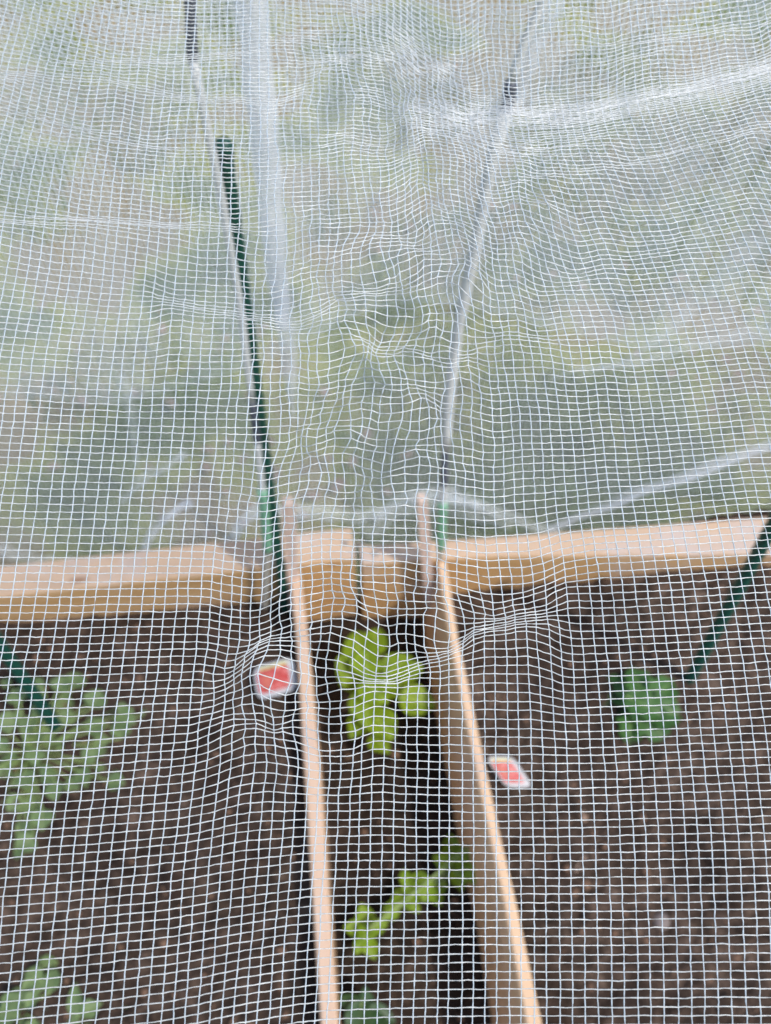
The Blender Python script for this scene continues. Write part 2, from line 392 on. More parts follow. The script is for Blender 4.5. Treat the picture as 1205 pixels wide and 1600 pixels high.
b = on_z(92, 1142, -.07); d2 = on_y(-70, 905, b[1] + .005); stake('dark green stake rising through the grey-green plant at the left', b + np.array([0, 0, -.03]), d2, .0072)
a = on_z(-90, 1568, -.06); b = on_z(76, 1576, -.062); stake('short dark green stake lying flat on the soil at the bottom left', b, a, .0055)

# ------------------------------------------------------------------ plants
def leaf(cx, nrm, tip, L_, W_, cup=.15, droop=.25, lobes=0, nl=9, nw=6):
    """cx base point, tip direction, normal"""
    t = Vector(tip).normalized(); n_ = Vector(nrm); n_ = (n_ - t * n_.dot(t)).normalized(); s = t.cross(n_)
    V, U, Fc = [], [], []
    for i in range(nl + 1):
        a = i / nl
        prof = math.sin(math.pi * min(1, a ** .8)) ** .75 if 0 < a < 1 else .04
        if lobes: prof *= 1 + .28 * math.sin(a * math.pi * lobes * 2)
        for j in range(nw + 1):
            c = (j / nw - .5) * 2
            w_ = W_ / 2 * prof * c
            z = cup * W_ * abs(c) ** 1.5 * prof - droop * L_ * a * a + .035 * W_ * math.sin(a * 17) * abs(c)
            V.append(Vector(cx) + t * (L_ * a) + s * w_ + n_ * z); U.append((c, a))
    for i in range(nl):
        for j in range(nw):
            q = i * (nw + 1) + j; Fc.append((q, q + 1, q + nw + 2, q + nw + 1))
    return V, Fc, U
def plant(name, label, cat, base_px, z0, leaves, m, stem_m, group=None, stem_r=.0016):
    """leaves: (px of leaf centre, height, size m, tip angle deg, aspect, lobes)"""
    base = on_z(*base_px, z0); t = thing(name, label, cat, base, group)
    V, Fc, U = [], [], []; stems = []
    for (x, y, z, sz, ang, asp, lob) in leaves:
        c = Vector(on_z(x, y, z)); a = math.radians(ang)
        tip = Vector((math.cos(a), math.sin(a), random.uniform(.0, .35)))
        nrm = Vector((random.uniform(-.35, .35), random.uniform(-.5, .1), 1))
        b0 = c - tip.normalized() * sz * .5
        v, f_, u = leaf(b0, nrm, tip, sz, sz * asp, random.uniform(.08, .22), random.uniform(.1, .3), lob)
        o = len(V); V += v; U += u; Fc += [tuple(i + o for i in q) for q in f_]
        mid = (Vector(base) + b0) / 2 + Vector((0, 0, .008))
        stems.append(tube([base, mid, b0, b0 + tip.normalized() * sz * .2], [stem_r * 1.1, stem_r, stem_r * .8, stem_r * .5], 6))
    mesh_obj('foliage', V, Fc, m, t, uvs=U)
    mesh_obj('stem', *join(stems), stem_m, t)
    return t
LB = leaf_mat('bright_leaf', (.23, .34, .012), (.38, .50, .10), .4, .55)
LM = leaf_mat('trailing_leaf', (.23, .37, .02), (.35, .45, .1), .4, .55)
LG = leaf_mat('grey_green_leaf', (.16, .24, .10), (.22, .28, .13), .3, .6)
LD = leaf_mat('mid_green_leaf', (.05, .14, .03), (.12, .22, .06), .3, .5)
LK = leaf_mat('dark_leaf', (.04, .10, .04), (.08, .14, .06), .25, .5)
STEM = simple('pale_green_stem', (.22, .30, .10), .6, .2, 80)
plant('leafy_seedling', 'bright lime green broad-leaved seedling between the two battens by the far board', 'plant', (585, 1085), -.16, [
    (560, 1012, -.05, .056, 100, .85, 0), (584, 1003, -.055, .048, 70, .85, 0), (548, 1045, -.06, .052, -120, .8, 0), (572, 1035, -.045, .045, 80, .9, 0),
    (585, 1078, -.045, .050, -60, .85, 0), (622, 1038, -.06, .050, 35, .8, 0), (640, 1048, -.075, .04, 10, .8, 0), (652, 1095, -.08, .050, -20, .85, 0),
    (572, 1105, -.06, .052, -95, .85, 0), (598, 1132, -.075, .046, -60, .9, 0), (565, 1130, -.085, .050, -130, .8, 0), (612, 1072, -.09, .045, 10, .85, 0), (594, 1160, -.10, .034, -60, .9, 0), (560, 1065, -.08, .05, 170, .9, 0)], LB, STEM)
tr = []
for (x, y, sz, ang) in [(705, 1325, .036, 80), (728, 1345, .034, -10), (692, 1345, .026, 150), (742, 1368, .028, -50), (716, 1372, .028, -80), (655, 1375, .026, 160), (668, 1392, .028, 60), (640, 1388, .024, 140),
                        (625, 1402, .026, 100), (610, 1425, .026, -140), (645, 1412, .024, -60), (683, 1402, .022, -80), (690, 1385, .018, 20), (634, 1370, .02, 90),
                        (570, 1432, .030, 100), (553, 1450, .024, 170), (572, 1462, .030, -90), (592, 1448, .022, 10), (580, 1482, .024, -80), (562, 1478, .02, -120)]:
    tr.append((x, y, -.13 + random.uniform(-.01, .02), sz, ang, .8, 0))
tp = plant('trailing_weed', 'small-leaved lime green trailing weed in the trench between the battens', 'plant', (655, 1400), -.155, tr[:14], LM, STEM, None, .0011)
V, Fc, U = [], [], []
b0 = on_z(590, 1440, -.14)
plant('small_seedling', 'tiny lime green seedling nearest the left batten, below the trailing weed', 'plant', (575, 1460), -.155, tr[14:], LM, STEM, None, .001)
p = [on_z(x, y, -.11) for x, y in [(575, 1452), (612, 1425), (660, 1385), (700, 1350), (738, 1318)]]
mesh_obj('runner', *tube(lerp_path(np.array(p), 20), .0016, 6), STEM, tp)
plant('dark_seedling', 'dark green low seedling at the foot of the left batten, bottom edge', 'plant', (575, 1590), -.16, [
    (550, 1570, -.12, .034, 150, .7, 0), (572, 1566, -.12, .03, 80, .7, 0), (594, 1588, -.115, .036, -20, .7, 0), (560, 1595, -.11, .045, -110, .7, 0), (590, 1612, -.11, .045, -70, .7, 0)], LK, STEM)
plant('herb_rosette', 'round mid green leafy plant alone in the right hand soil', 'plant', (1003, 1102), -.075, [
    (965, 1075, -.045, .045, 140, .8, 3), (1000, 1068, -.03, .055, 90, .8, 3), (1035, 1080, -.03, .052, 30, .8, 3), (1038, 1112, -.03, .052, -15, .85, 3),
    (1022, 1132, -.035, .05, -60, .85, 3), (985, 1138, -.045, .045, -110, .8, 3), (960, 1110, -.05, .045, 190, .8, 3), (1005, 1100, -.02, .05, -40, .8, 3), (985, 1090, -.03, .04, 100, .8, 3), (1010, 1150, -.05, .035, -90, .8, 3), (942, 1092, -.06, .03, 170, .8, 3), (948, 1122, -.06, .032, 210, .8, 3)], LD, STEM)
gl = []
for (x, y) in [(95, 1068), (118, 1062), (55, 1075), (150, 1092), (178, 1082), (206, 1092), (212, 1108), (196, 1122), (190, 1140), (100, 1098), (105, 1120), (62, 1112), (45, 1130), (30, 1085), (130, 1148), (150, 1135), (160, 1165),
               (75, 1150), (50, 1160), (88, 1175), (55, 1182), (140, 1180), (165, 1205), (182, 1222), (130, 1212), (115, 1225), (75, 1210), (85, 1235), (40, 1218), (10, 1128), (0, 1165), (12, 1190), (5, 1215), (22, 1255), (48, 1262), (66, 1280), (38, 1298), (40, 1318), (8, 1268), (-25, 1150), (-40, 1220)]:
    ang = math.degrees(math.atan2(-(y - 1170), (x - 60))) + random.uniform(-30, 30)
    gl.append((x, y, -.035 + random.uniform(-.03, .015), random.uniform(.019, .026), ang + random.uniform(-50, 50), 1.15, 0))
gl += [(x + random.uniform(-20, 20), y + random.uniform(-20, 20), z + random.uniform(-.02, .02), random.uniform(.010, .016), random.uniform(0, 360), 1.0, 2) for (x, y, z, *_r) in gl if random.random() < .7]
plant('grey_green_herb', 'large grey-green herb with many small lobed leaves at the left edge', 'plant', (50, 1180), -.075, gl, LG, STEM, None, .0013)
gl = []
for (x, y) in [(72, 1510), (52, 1525), (48, 1545), (30, 1560), (80, 1532), (10, 1585), (35, 1592), (62, 1590), (-10, 1600), (50, 1610), (20, 1565)]:
    gl.append((x, y, -.045 + random.uniform(-.02, .015), random.uniform(.020, .028), random.uniform(0, 360), .95, 0))
gl += [(x + random.uniform(-20, 20), y + random.uniform(-20, 20), z + random.uniform(-.02, .02), random.uniform(.010, .016), random.uniform(0, 360), 1.0, 2) for (x, y, z, *_r) in gl if random.random() < .7]
plant('grey_green_herb', 'small grey-green herb at the bottom left corner', 'plant', (35, 1580), -.08, gl, LG, STEM, None, .0013)
plant('grey_green_herb', 'single pale upright sprout just right of the bottom left herb', 'plant', (125, 1590), -.08, [
    (118, 1565, -.045, .034, 100, .55, 0), (125, 1590, -.05, .036, -80, .6, 2), (138, 1578, -.05, .03, 20, .6, 2)], LG, STEM, None, .0013)
plant('grey_green_herb', 'tiny sprout at the bottom edge, third from the left corner', 'plant', (205, 1605), -.08, [
    (200, 1594, -.06, .026, 100, .6, 2), (212, 1604, -.06, .026, -20, .6, 2)], LG, STEM, None, .0012)

# ------------------------------------------------------------------ plant tags
def tag_mats():
    m, N, L, b = mat('printed_red_picture')
    n = noise(N, L, 150, 4, .7); r = ramp(N, [(.30, (.12, .16, .05)), (.38, (.30, .04, .03)), (.5, (.46, .045, .045)), (.66, (.52, .26, .24))])
    L.new(n.outputs['Fac'], r.inputs[0]); L.new(r.outputs[0], b.inputs['Base Color']); b.inputs['Roughness'].default_value = .3
    return m
RED = tag_mats(); TAGW = simple('white_tag_plastic', (.42, .43, .45), .35, .06, 50); TAGY = simple('printed_yellow_green', (.42, .40, .16), .35, .3, 90)
ROSE = simple('printed_dark_rose', (.42, .10, .07), .35, .3, 90)
def roundrect(w_, h_, r, n=6):
    P = []
    for cx, cy, a0 in ((w_ / 2 - r, h_ / 2 - r, 0), (-w_ / 2 + r, h_ / 2 - r, 90), (-w_ / 2 + r, -h_ / 2 + r, 180), (w_ / 2 - r, -h_ / 2 + r, 270)):
        for k in range(n + 1):
            a = math.radians(a0 + 90 * k / n); P.append((cx + r * math.cos(a), cy + r * math.sin(a)))
    return P
def plant_tag(label, corners, z, thick=.0012, stem=.07):
    """corners: pixel positions of tl, tr, br, bl with heights"""
    P = [Vector(on_z(x, y, zz)) for (x, y, zz) in corners]
    c = sum(P, Vector()) / 4; ux = ((P[1] - P[0]) + (P[2] - P[3])) / 2; uy = ((P[0] - P[3]) + (P[1] - P[2])) / 2
    w_, h_ = ux.length, uy.length; ux.normalize(); uy.normalize(); n_ = ux.cross(uy).normalized()
    t = thing('plant_tag', label, 'plant tag', c - Vector((0, 0, .06)), 'printed plant tags')
    def plate(name, pl, off, th, m):
        k = len(pl); V = [c + ux * a + uy * b_ + n_ * off for a, b_ in pl] + [c + ux * a + uy * b_ + n_ * (off + th) for a, b_ in pl]
        Fc = [tuple(range(k))[::-1], tuple(range(k, 2 * k))] + [(i, (i + 1) % k, k + (i + 1) % k, k + i) for i in range(k)]
        return mesh_obj(name, V, Fc, m, t, smooth=False)
    plate('card', roundrect(w_, h_, min(w_, h_) * .25), 0, thick, TAGW)
    pic = [(a - w_ * .05, b_) for a, b_ in roundrect(w_ * .78, h_ * .72, min(w_, h_) * .14)]
    plate('picture', pic, thick + .0001, .0003, RED)
    plate('motif', [(a * 1 - w_ * .22, b_ + h_ * .0) for a, b_ in roundrect(w_ * .22, h_ * .40, .003)], thick + .0005, .0002, ROSE)
    plate('edge_strip', [(a - w_ * .02, b_ + h_ * .385) for a, b_ in roundrect(w_ * .7, h_ * .09, .0012)], thick + .0005, .0002, TAGY)
    e = c - uy * h_ * .35 - n_ * .0008
    mesh_obj('spike', *tube([e, e - Vector((0, -.004, .03)), e - Vector((0, -.008, stem))], [.003, .0026, .001], 6), TAGW, t)
plant_tag('red and white plant tag close to the left batten, level with the lime green seedling', [(396, 1044, -.02), (458, 1026, -.02), (466, 1078, -.03), (403, 1094, -.03)], 0)
plant_tag('red and white plant tag lying at a slant against the right batten', [(760, 1182, -.03), (800, 1182, -.03), (834, 1230, -.045), (790, 1230, -.045)], 0)

# dry bits
DRY = simple('dry_leaf', (.42, .26, .14), .8, .25, 120, .2); CHIP = simple('pale_chip', (.34, .25, .20), .8, .25, 120, .2)
def dry(name, label, cat, x, y, z, sz, ang, asp, m, grp=None):
    a = math.radians(ang); tipv = (math.cos(a), math.sin(a), .1); c = Vector(on_z(x, y, z))
    v, f_, u = leaf(c, (0.2, -.3, 1), tipv, sz, sz * asp, .3, -.1, 0)
    top = [Vector(q) for q in v]; n0 = len(top); low = [q - Vector((0, 0, .0012)) for q in top]
    o = mesh_obj(name, top + low, f_ + [tuple(i + n0 for i in q)[::-1] for q in f_], m, None, uvs=u + u); tag(o, label, cat, grp)
dry('dry_leaf', 'pale orange dry leaf scrap on the soil left of the red tag', 'dry leaf', 280, 1058, -.078, .035, 30, .4, DRY)
dry('wood_chip', 'pale pinkish wood chip on the right soil, below the slanted tag', 'wood chip', 898, 1370, -.062, .028, 50, .35, CHIP)
dry('wood_chip', 'brownish wood chip on the soil between the round plant and the slanted tag', 'wood chip', 905, 1278, -.062, .018, 10, .7, CHIP)
def pebble(label, x, y, z, r, col=(.34, .29, .26)):
    bm = bmesh.new(); bmesh.ops.create_icosphere(bm, subdivisions=2, radius=r)
    for v in bm.verts: v.co *= random.uniform(.85, 1.1); v.co.z *= .65
    me = bpy.data.meshes.new('pebble'); bm.to_mesh(me); bm.free()
    me.polygons.foreach_set('use_smooth', [True] * len(me.polygons)); me.materials.append(simple('pebble_stone', col, .7, .2, 300)); o = bpy.data.objects.new('pebble', me)
    o.location = on_z(x, y, z); sc.collection.objects.link(o); tag(o, label, 'pebble', 'pebbles on the soil')
pebble('small grey pebble on the left soil midway down', 174, 1376, -.08, .006)
pebble('flat grey pebble on the right soil near the lower right', 1035, 1440, -.055, .011, (.16, .13, .12))
pebble('brown pebble on the right soil left of the flat grey one', 912, 1278, -.06, .006, (.26, .17, .12))

# ------------------------------------------------------------------ grass beyond the bed
def grass():
    r = np.random.default_rng(5); V = []; Fc = []
    n = 16000
    X_ = r.uniform(-1.6, 2.4, n * 3); Y_ = r.uniform(.75, 3.4, n * 3)
    keep = (g1(X_ * 3.1 + 7, Y_ * 3.1) + .5 * g2(X_ * 9, Y_ * 9)) > .05
    X_, Y_ = X_[keep][:n], Y_[keep][:n]
    for x, y in zip(X_, Y_):
        z = GZ + .0; h = r.uniform(.02, .055); a = r.uniform(0, 6.28); wd = r.uniform(.0015, .003); lx, ly = r.normal(0, .018, 2)
        dx, dy = math.cos(a) * wd, math.sin(a) * wd; k = len(V)
        V += [(x - dx, y - dy, z - .02), (x + dx, y + dy, z - .02), (x + lx * .4 + dx * .7, y + ly * .4 + dy * .7, z + h * .6), (x + lx * .4 - dx * .7, y + ly * .4 - dy * .7, z + h * .6), (x + lx, y + ly, z + h)]
        Fc += [(k, k + 1, k + 2, k + 3), (k + 3, k + 2, k + 4)]
    return V, Fc
GR = simple('grass_blade', (.17, .24, .08), .6, .45, 3, 0, .3)
tag(mesh_obj('grass', *grass(), GR, smooth=False), 'patchy short green grass growing on the ground beyond the bed', 'grass', None, 'stuff')
# light fallen leaves and clods far out
CLOD = simple('dry_clod', (.30, .21, .16), .9, .3, 40, .5)
def litter():
    r = np.random.default_rng(11); V = []; Fc = []
    for _ in range(700):
        x = r.uniform(-1.2, 1.8); y = r.uniform(.76, 2.8)
        if g3(x * 2.3, y * 2.3) < .0: continue
        sz = r.uniform(.012, .035); a = r.uniform(0, 6.28)
        v, f_, u = leaf((x, y, GZ + .012), (r.normal(0, .3), r.normal(0, .3), 1), (math.cos(a), math.sin(a), .1), sz, sz * .6, .2, .1, 0, 4, 2)
        o = len(V); V += v; Fc += [tuple(i + o for i in q) for q in f_]
    return V, Fc
tag(mesh_obj('leaf_litter', *litter(), CLOD), 'dry brown leaf litter lying over bare patches beyond the bed', 'leaf litter', None, 'stuff')

# ------------------------------------------------------------------ the net
net = thing('insect_net', 'white fine-meshed insect netting draped over poles in front of and behind the bed', 'garden net', (0, .3, 0))
# local measurements of the mesh: x, y, cell width, lean of the upright threads, cell height, slope of the cross threads
S = '''50 50 14 -.25 7 .35;200 50 13.5 -.1 6.5 .2;300 50 12.5 0 6 .05;370 50 12 .03 5.5 0;50 180 14.5 -.2 7 .3;200 180 14 -.1 7 .2;330 180 13.5 0 7 .03
50 300 17 -.15 8 .15;200 300 16 -.07 8.5 .12;330 300 15 .02 8 .03;50 380 17.5 -.02 10 .05;200 380 17 0 10 .05;330 380 16 .02 10 .05
430 50 13 0 6 0;550 50 11 .05 6 .2;650 50 11 .05 6 .12;750 40 11.5 0 6.5 .05;470 130 13 0 7 -.08;600 100 11 .1 6 .2;680 100 10 .2 4.8 .3;750 130 11.5 0 7 0
500 200 13 .02 7 0;650 150 10 0 6 .1;700 180 9.5 .1 5.2 .3;770 220 10 .1 4.8 .15;480 250 13 0 7.5 .02;600 220 12 .1 6.5 .22;680 230 10 .1 5.5 .15
480 320 13 .05 7.5 -.05;600 300 13 .12 7.5 .12;700 300 12 .15 7 .15;780 300 11.5 .1 6.5 .15;480 380 14 .05 9 -.1;600 370 14 .1 7.5 .2;700 360 11.5 .28 6.3 .2
850 50 12 .03 6.8 0;1000 50 13 .1 7.3 -.1;1150 50 14 .15 7.5 -.18;850 130 12 0 7.5 .03;1000 120 12.5 .05 7 -.1;1150 80 14 .15 6.5 -.2
850 210 11 .2 5.5 .1;1000 220 14 .35 7 -.1;1150 200 15 .4 7.5 -.2;850 300 12 .25 7.5 .05;1000 300 14 .3 8 -.15;1150 300 15 .35 8.5 -.2;850 380 13 .12 8 0;1000 380 15 .3 8.5 -.15;1150 370 16 .3 9 -.15
50 450 18 -.15 9.5 .03;200 450 17 -.1 9.5 .05;330 450 16 .02 9 .08;50 550 18 -.08 10.3 .02;200 550 17.5 -.05 10.3 0;350 550 17 0 10 0;50 650 18.5 -.05 11 0;200 650 18 0 11 0;350 650 17.5 0 11 .02
50 750 19.5 -.08 11.5 0;200 750 19 -.06 11.5 0;350 750 17 -.05 11.3 0
420 450 15 .02 9 0;500 430 15 .05 9 -.2;560 430 15 -.05 10 0;650 440 14 .1 8.5 .2;720 430 12 .1 8 .1;780 430 12 .15 9 .2;430 500 15 0 8 .02;500 500 15 .15 8 -.15;580 500 15 .1 9 .25;650 500 15 .1 9 .2;700 500 11 .2 8 .1;780 500 15 .1 10 -.1
430 600 16 0 10 0;520 600 15 -.05 9 -.25;600 600 15 .02 10 .1;660 600 15 .05 10 .15;700 600 14 .1 11 0;780 600 17 .05 10 -.15;430 700 16 -.1 11 0;510 700 13 -.2 11 -.1;560 700 16 -.05 12 0;650 700 17 0 12 .03;720 700 16 .05 11 0;780 700 17 .02 10.5 -.1
430 780 16 -.05 11.5 0;500 780 15 -.1 11.5 0;600 780 17 0 12 .05;700 780 16 0 12 .05;780 780 17 .03 11 -.08
850 450 16 .3 8.5 -.15;950 430 16 .3 8.5 -.25;1100 450 17 .2 9 -.12;850 550 17 .12 9.5 -.12;1000 550 17 .15 9.5 -.1;1150 550 17.5 .2 9.5 -.1;850 650 17.5 .08 10 -.1;1000 650 18 .05 10 -.08;1150 650 18 .12 10 -.08;850 750 18 .03 10.5 -.08;1000 750 18 .08 10.5 -.1;1150 750 18 .12 10.5 -.1
50 850 20 -.08 12 .02;200 850 19 -.05 12 .02;350 850 18 -.08 11.5 .02;50 950 20 -.1 12 0;200 950 19 -.08 12 -.03;350 950 18 0 11.5 -.05;50 1050 20 -.12 12.3 -.05;200 1050 19.5 -.12 12.5 -.08;330 1050 18.5 -.1 11.5 -.12;50 1150 20 -.08 13 -.08;200 1150 20 -.1 13 -.12;350 1150 18.5 -.12 12 -.12
430 850 15 -.05 10 -.03;520 850 16 0 10 0;600 850 17 .1 10 .05;680 850 16 .05 9.5 .1;770 850 16 .05 11.5 -.05;430 920 15 -.05 10 -.1;520 930 17 .1 11 -.08;590 940 17 .2 11 .05;650 930 15 -.2 11 .1;720 920 17 .15 11 -.1;790 930 17 .15 12 -.15
500 1000 17 0 14 .1;560 1000 19 .05 15 .2;620 1000 17 .15 14 .3;430 990 14 0 9 -.3;740 1050 17 0 13 -.05;790 1050 18 0 12 -.05;500 1080 18 .1 13 .02;560 1100 18 .05 13 .05;620 1100 17 -.05 12 -.3;690 1100 18 0 12.5 0;780 1120 19 0 13 -.02;430 1140 16 .2 11 -.2;500 1160 17 .1 12 .15;600 1170 17 -.1 12 -.05;700 1170 18 0 12.5 0
850 850 18 .15 11 -.07;1000 850 18.5 .15 11.5 -.1;1150 850 19 .12 12 -.1;850 950 17 0 11.5 -.1;1000 950 19 .08 12 -.08;1150 950 19 .1 12 -.07;850 1050 18.5 .03 12 -.05;1000 1050 19.5 .05 12 -.05;1150 1050 19.5 .08 12.5 -.05;850 1150 19 .02 12.5 -.03;1000 1150 20 .04 12.7 -.04;1150 1150 20 .06 12.7 -.04
50 1250 20 -.12 14 -.06;200 1250 20 -.13 14 -.13;350 1250 18.5 -.1 13 -.2;50 1400 20.5 -.07 15 -.08;200 1400 19.5 -.08 15 -.1;350 1400 19 -.07 14 -.15;50 1550 21 -.08 15 -.12;200 1550 21 -.08 15 -.15;350 1550 19 -.1 13.5 -.22
450 1250 18 -.03 12.5 -.15;550 1250 18 .02 12.5 -.05;650 1250 18.5 0 12.5 -.03;750 1250 18.5 0 12.5 -.02;430 1400 17 -.1 13.5 -.15;550 1400 18.5 0 13.5 -.05;650 1400 18.5 0 13 -.03;750 1400 18.5 0 13 -.02;430 1550 18 -.08 14 -.15;550 1550 19.5 -.02 13.5 -.04;650 1550 19 -.02 13.5 -.02;750 1550 18.5 -.03 14 -.02
850 1250 20 0 12.7 -.03;1000 1250 20.3 .03 13 -.05;1150 1250 20.5 .06 13.3 -.03;850 1400 20.5 .01 13.3 -.02;1000 1400 20.5 .01 13.5 -.01;1150 1400 21 .02 13.5 -.01;850 1550 20.5 0 13.7 0;1000 1550 21 0 13.8 0;1150 1550 21.3 .02 14 0'''
SM = np.array([[float(a) for a in q.split()] for ln in S.split('\n') for q in ln.split(';')])
SM[:, 2] *= np.where(SM[:, 1] < 320, .92, np.where((SM[:, 1] > 700) & (SM[:, 0] > 330), 1.04, 1.0)); SM[:, 4] *= np.where(SM[:, 1] < 320, .90, 1.0)
bl_ = np.exp(-((SM[:, 0] - 720) / 110) ** 2 - ((SM[:, 1] - 240) / 130) ** 2); SM[:, 2] *= 1 - .20 * bl_; SM[:, 4] *= 1 - .24 * bl_
X0, X1, Y0, Y1, ST = -200., 1400., -200., 1800., 50.
nx = int((X1 - X0) / ST) + 1; ny = int((Y1 - Y0) / ST) + 1
def shep(px, py, val, Rr=40.):
    d2 = (px[:, None] - SM[None, :, 0]) ** 2 + (py[:, None] - SM[None, :, 1]) ** 2
    d2 = d2 - d2.min(1, keepdims=True) * .999
    wt = np.exp(-d2 / (2 * Rr * Rr)) ; return (wt @ val) / wt.sum(1)
ux_ = 1 / SM[:, 2]; uy_ = -SM[:, 3] * ux_; vy_ = 1 / SM[:, 4]; vx_ = -SM[:, 5] * vy_
idx = np.arange(nx * ny).reshape(ny, nx)
gx = X0 + ST * np.arange(nx); gy = Y0 + ST * np.arange(ny); GX, GY = np.meshgrid(gx, gy)
rows = []; rhs = [[], []]
pairs = [(idx[:, :-1].ravel(), idx[:, 1:].ravel(), (ux_, vx_)), (idx[:-1].ravel(), idx[1:].ravel(), (uy_, vy_))]
A = np.zeros((sum(len(p_[0]) for p_ in pairs) + 1, nx * ny)); B = np.zeros((A.shape[0], 2)); k = 0
for a_, b_, (vu, vv) in pairs:
    mx_ = (GX.ravel()[a_] + GX.ravel()[b_]) / 2; my_ = (GY.ravel()[a_] + GY.ravel()[b_]) / 2
    q = np.arange(len(a_)) + k; A[q, a_] = -1; A[q, b_] = 1
    B[q, 0] = shep(mx_, my_, vu) * ST; B[q, 1] = shep(mx_, my_, vv) * ST; k += len(a_)
A[k, 0] = 1
AtA = A.T @ A; AtA[np.diag_indices_from(AtA)] += 1e-9
sol = np.linalg.solve(AtA, A.T @ B); Un = sol[:, 0].reshape(ny, nx); Vn = sol[:, 1].reshape(ny, nx)
def crom(T, x, y):
    """Catmull-Rom upsampling on the regular node grid"""
    fx = np.clip((x - X0) / ST, 0, nx - 1.0001); fy = np.clip((y - Y0) / ST, 0, ny - 1.0001)
    ix = np.floor(fx).astype(int); iy = np.floor(fy).astype(int); tx = fx - ix; ty = fy - iy
    def wts(t): return [(-t + 2 * t * t - t ** 3) / 2, (2 - 5 * t * t + 3 * t ** 3) / 2, (t + 4 * t * t - 3 * t ** 3) / 2, (-t * t + t ** 3) / 2]
    wx, wy = wts(tx), wts(ty); out = 0
    P_ = np.pad(T, 1, mode='reflect', reflect_type='odd')
    for a_ in range(4):
        for b_ in range(4): out = out + wy[a_] * wx[b_] * P_[iy + a_, ix + b_]
    return out
fs = 4.0
fx_ = np.arange(X0, X1 + 1, fs); fy_ = np.arange(Y0, Y1 + 1, 2.0); FX, FY = np.meshgrid(fx_, fy_)
UU = crom(Un, FX, FY); VV = crom(Vn, FX, FY)
# gathered folds: rows of mesh bunched along these lines (path, rows gathered, half width)
FOLDS = [([(-200, 110), (0, 118), (160, 119), (270, 150), (420, 163)], 1.5, 4), ([(120, 97), (240, 98), (390, 82), (420, 72), (500, 50)], 1.2, 3.5), ([(-200, 346), (0, 346), (150, 346), (260, 352), (400, 357)], 1.9, 4.5),
         ([(0, 163), (150, 210), (280, 238), (400, 246)], 1.1, 3.5), ([(230, 463), (330, 486), (400, 500), (470, 512), (530, 470), (600, 455)], 2.0, 5.5),
         ([(640, 165), (740, 178), (830, 179), (900, 176), (960, 163), (1080, 140), (1205, 106), (1400, 40)], 5.0, 8.5), ([(540, -10), (620, 50), (690, 110), (750, 168)], 2.6, 13), ([(640, 240), (690, 330), (740, 372), (800, 385)], 1.5, 12),
         ([(800, 282), (870, 272), (980, 258), (1100, 225), (1205, 196), (1400, 150)], 1.1, 3), ([(800, 240), (860, 232), (960, 205)], 1.0, 5),
         ([(920, 76), (1060, 56), (1205, 33), (1400, 0)], .8, 3), ([(930, 97), (1010, 86), (1060, 66)], .8, 4),
         ([(470, 95), (520, 92), (640, 100), (720, 112)], 1.3, 4), ([(430, 165), (480, 125), (520, 96)], 1.3, 6), ([(500, 230), (545, 214), (620, 224)], .9, 4),
         ([(540, 395), (580, 372), (640, 380), (680, 395)], 1.4, 5), ([(540, 528), (600, 540), (650, 548), (700, 565)], 1.7, 4.5), ([(720, 560), (760, 535), (800, 524), (860, 532)], 1.3, 5),
         ([(560, 600), (620, 608), (690, 610)], 1.0, 5), ([(560, 450), (620, 448), (690, 440)], 1.0, 5), ([(650, 610), (700, 640), (740, 620)], .8, 4),
         ([(500, 700), (540, 672), (580, 690)], .8, 5), ([(690, 520), (715, 545), (740, 560)], 1.2, 4),
         ([(330, 1085), (380, 1040), (410, 1005), (460, 1000)], 2.2, 11), ([(340, 1118), (400, 1128), (430, 1142), (470, 1130)], 1.4, 5),
         ([(560, 1060), (620, 1062), (660, 1032), (710, 1010), (740, 985), (800, 968), (860, 962)], 2.6, 8), ([(800, 935), (840, 918), (900, 912)], .9, 4),
         ([(820, 212), (860, 208), (930, 190), (1000, 168)], .9, 5), ([(640, 95), (690, 130), (730, 150), (760, 172)], 1.3, 8), ([(560, 140), (640, 190), (740, 210), (820, 230)], 1.2, 8),
         ([(800, 305), (840, 310), (880, 335)], 1.0, 5), ([(850, 460), (930, 425), (1000, 395), (1100, 375)], .9, 7), ([(620, 365), (680, 395), (740, 402), (790, 380)], 1.0, 6)]
nfd = vnoise(51)
FOLDS.append(([(640, 185), (740, 196), (830, 202), (900, 198), (960, 185), (1080, 162), (1205, 130), (1400, 70)], 2.6, 22))
for fi, (path, amp, wd) in enumerate(FOLDS):
    p_ = np.array(path, float); yc = np.interp(FX, p_[:, 0], p_[:, 1]) + np.clip(p_[0, 0] - FX, 0, 90) * -(p_[1, 1] - p_[0, 1]) / (p_[1, 0] - p_[0, 0]) + np.clip(FX - p_[-1, 0], 0, 90) * (p_[-1, 1] - p_[-2, 1]) / (p_[-1, 0] - p_[-2, 0])
    # continue the line's slope and taper it out at both ends
    tp_ = np.clip((FX - p_[0, 0]) / 95 + .5, 0, 1) * np.clip((p_[-1, 0] - FX) / 95 + .5, 0, 1); tp_ = tp_ * tp_ * (3 - 2 * tp_)
    wd = wd * 1.6; s_ = (FY - yc) / wd
    am_ = amp * (.62 + .42 * nfd(FX / 45, fi * 3.7 + 0 * FX)) if amp < 3 else amp * (.95 + .1 * nfd(FX / 60, 0 * FX + 9))
    VV += am_ * tp_ * np.tanh(s_) * np.exp(-(s_ / 12) ** 2)
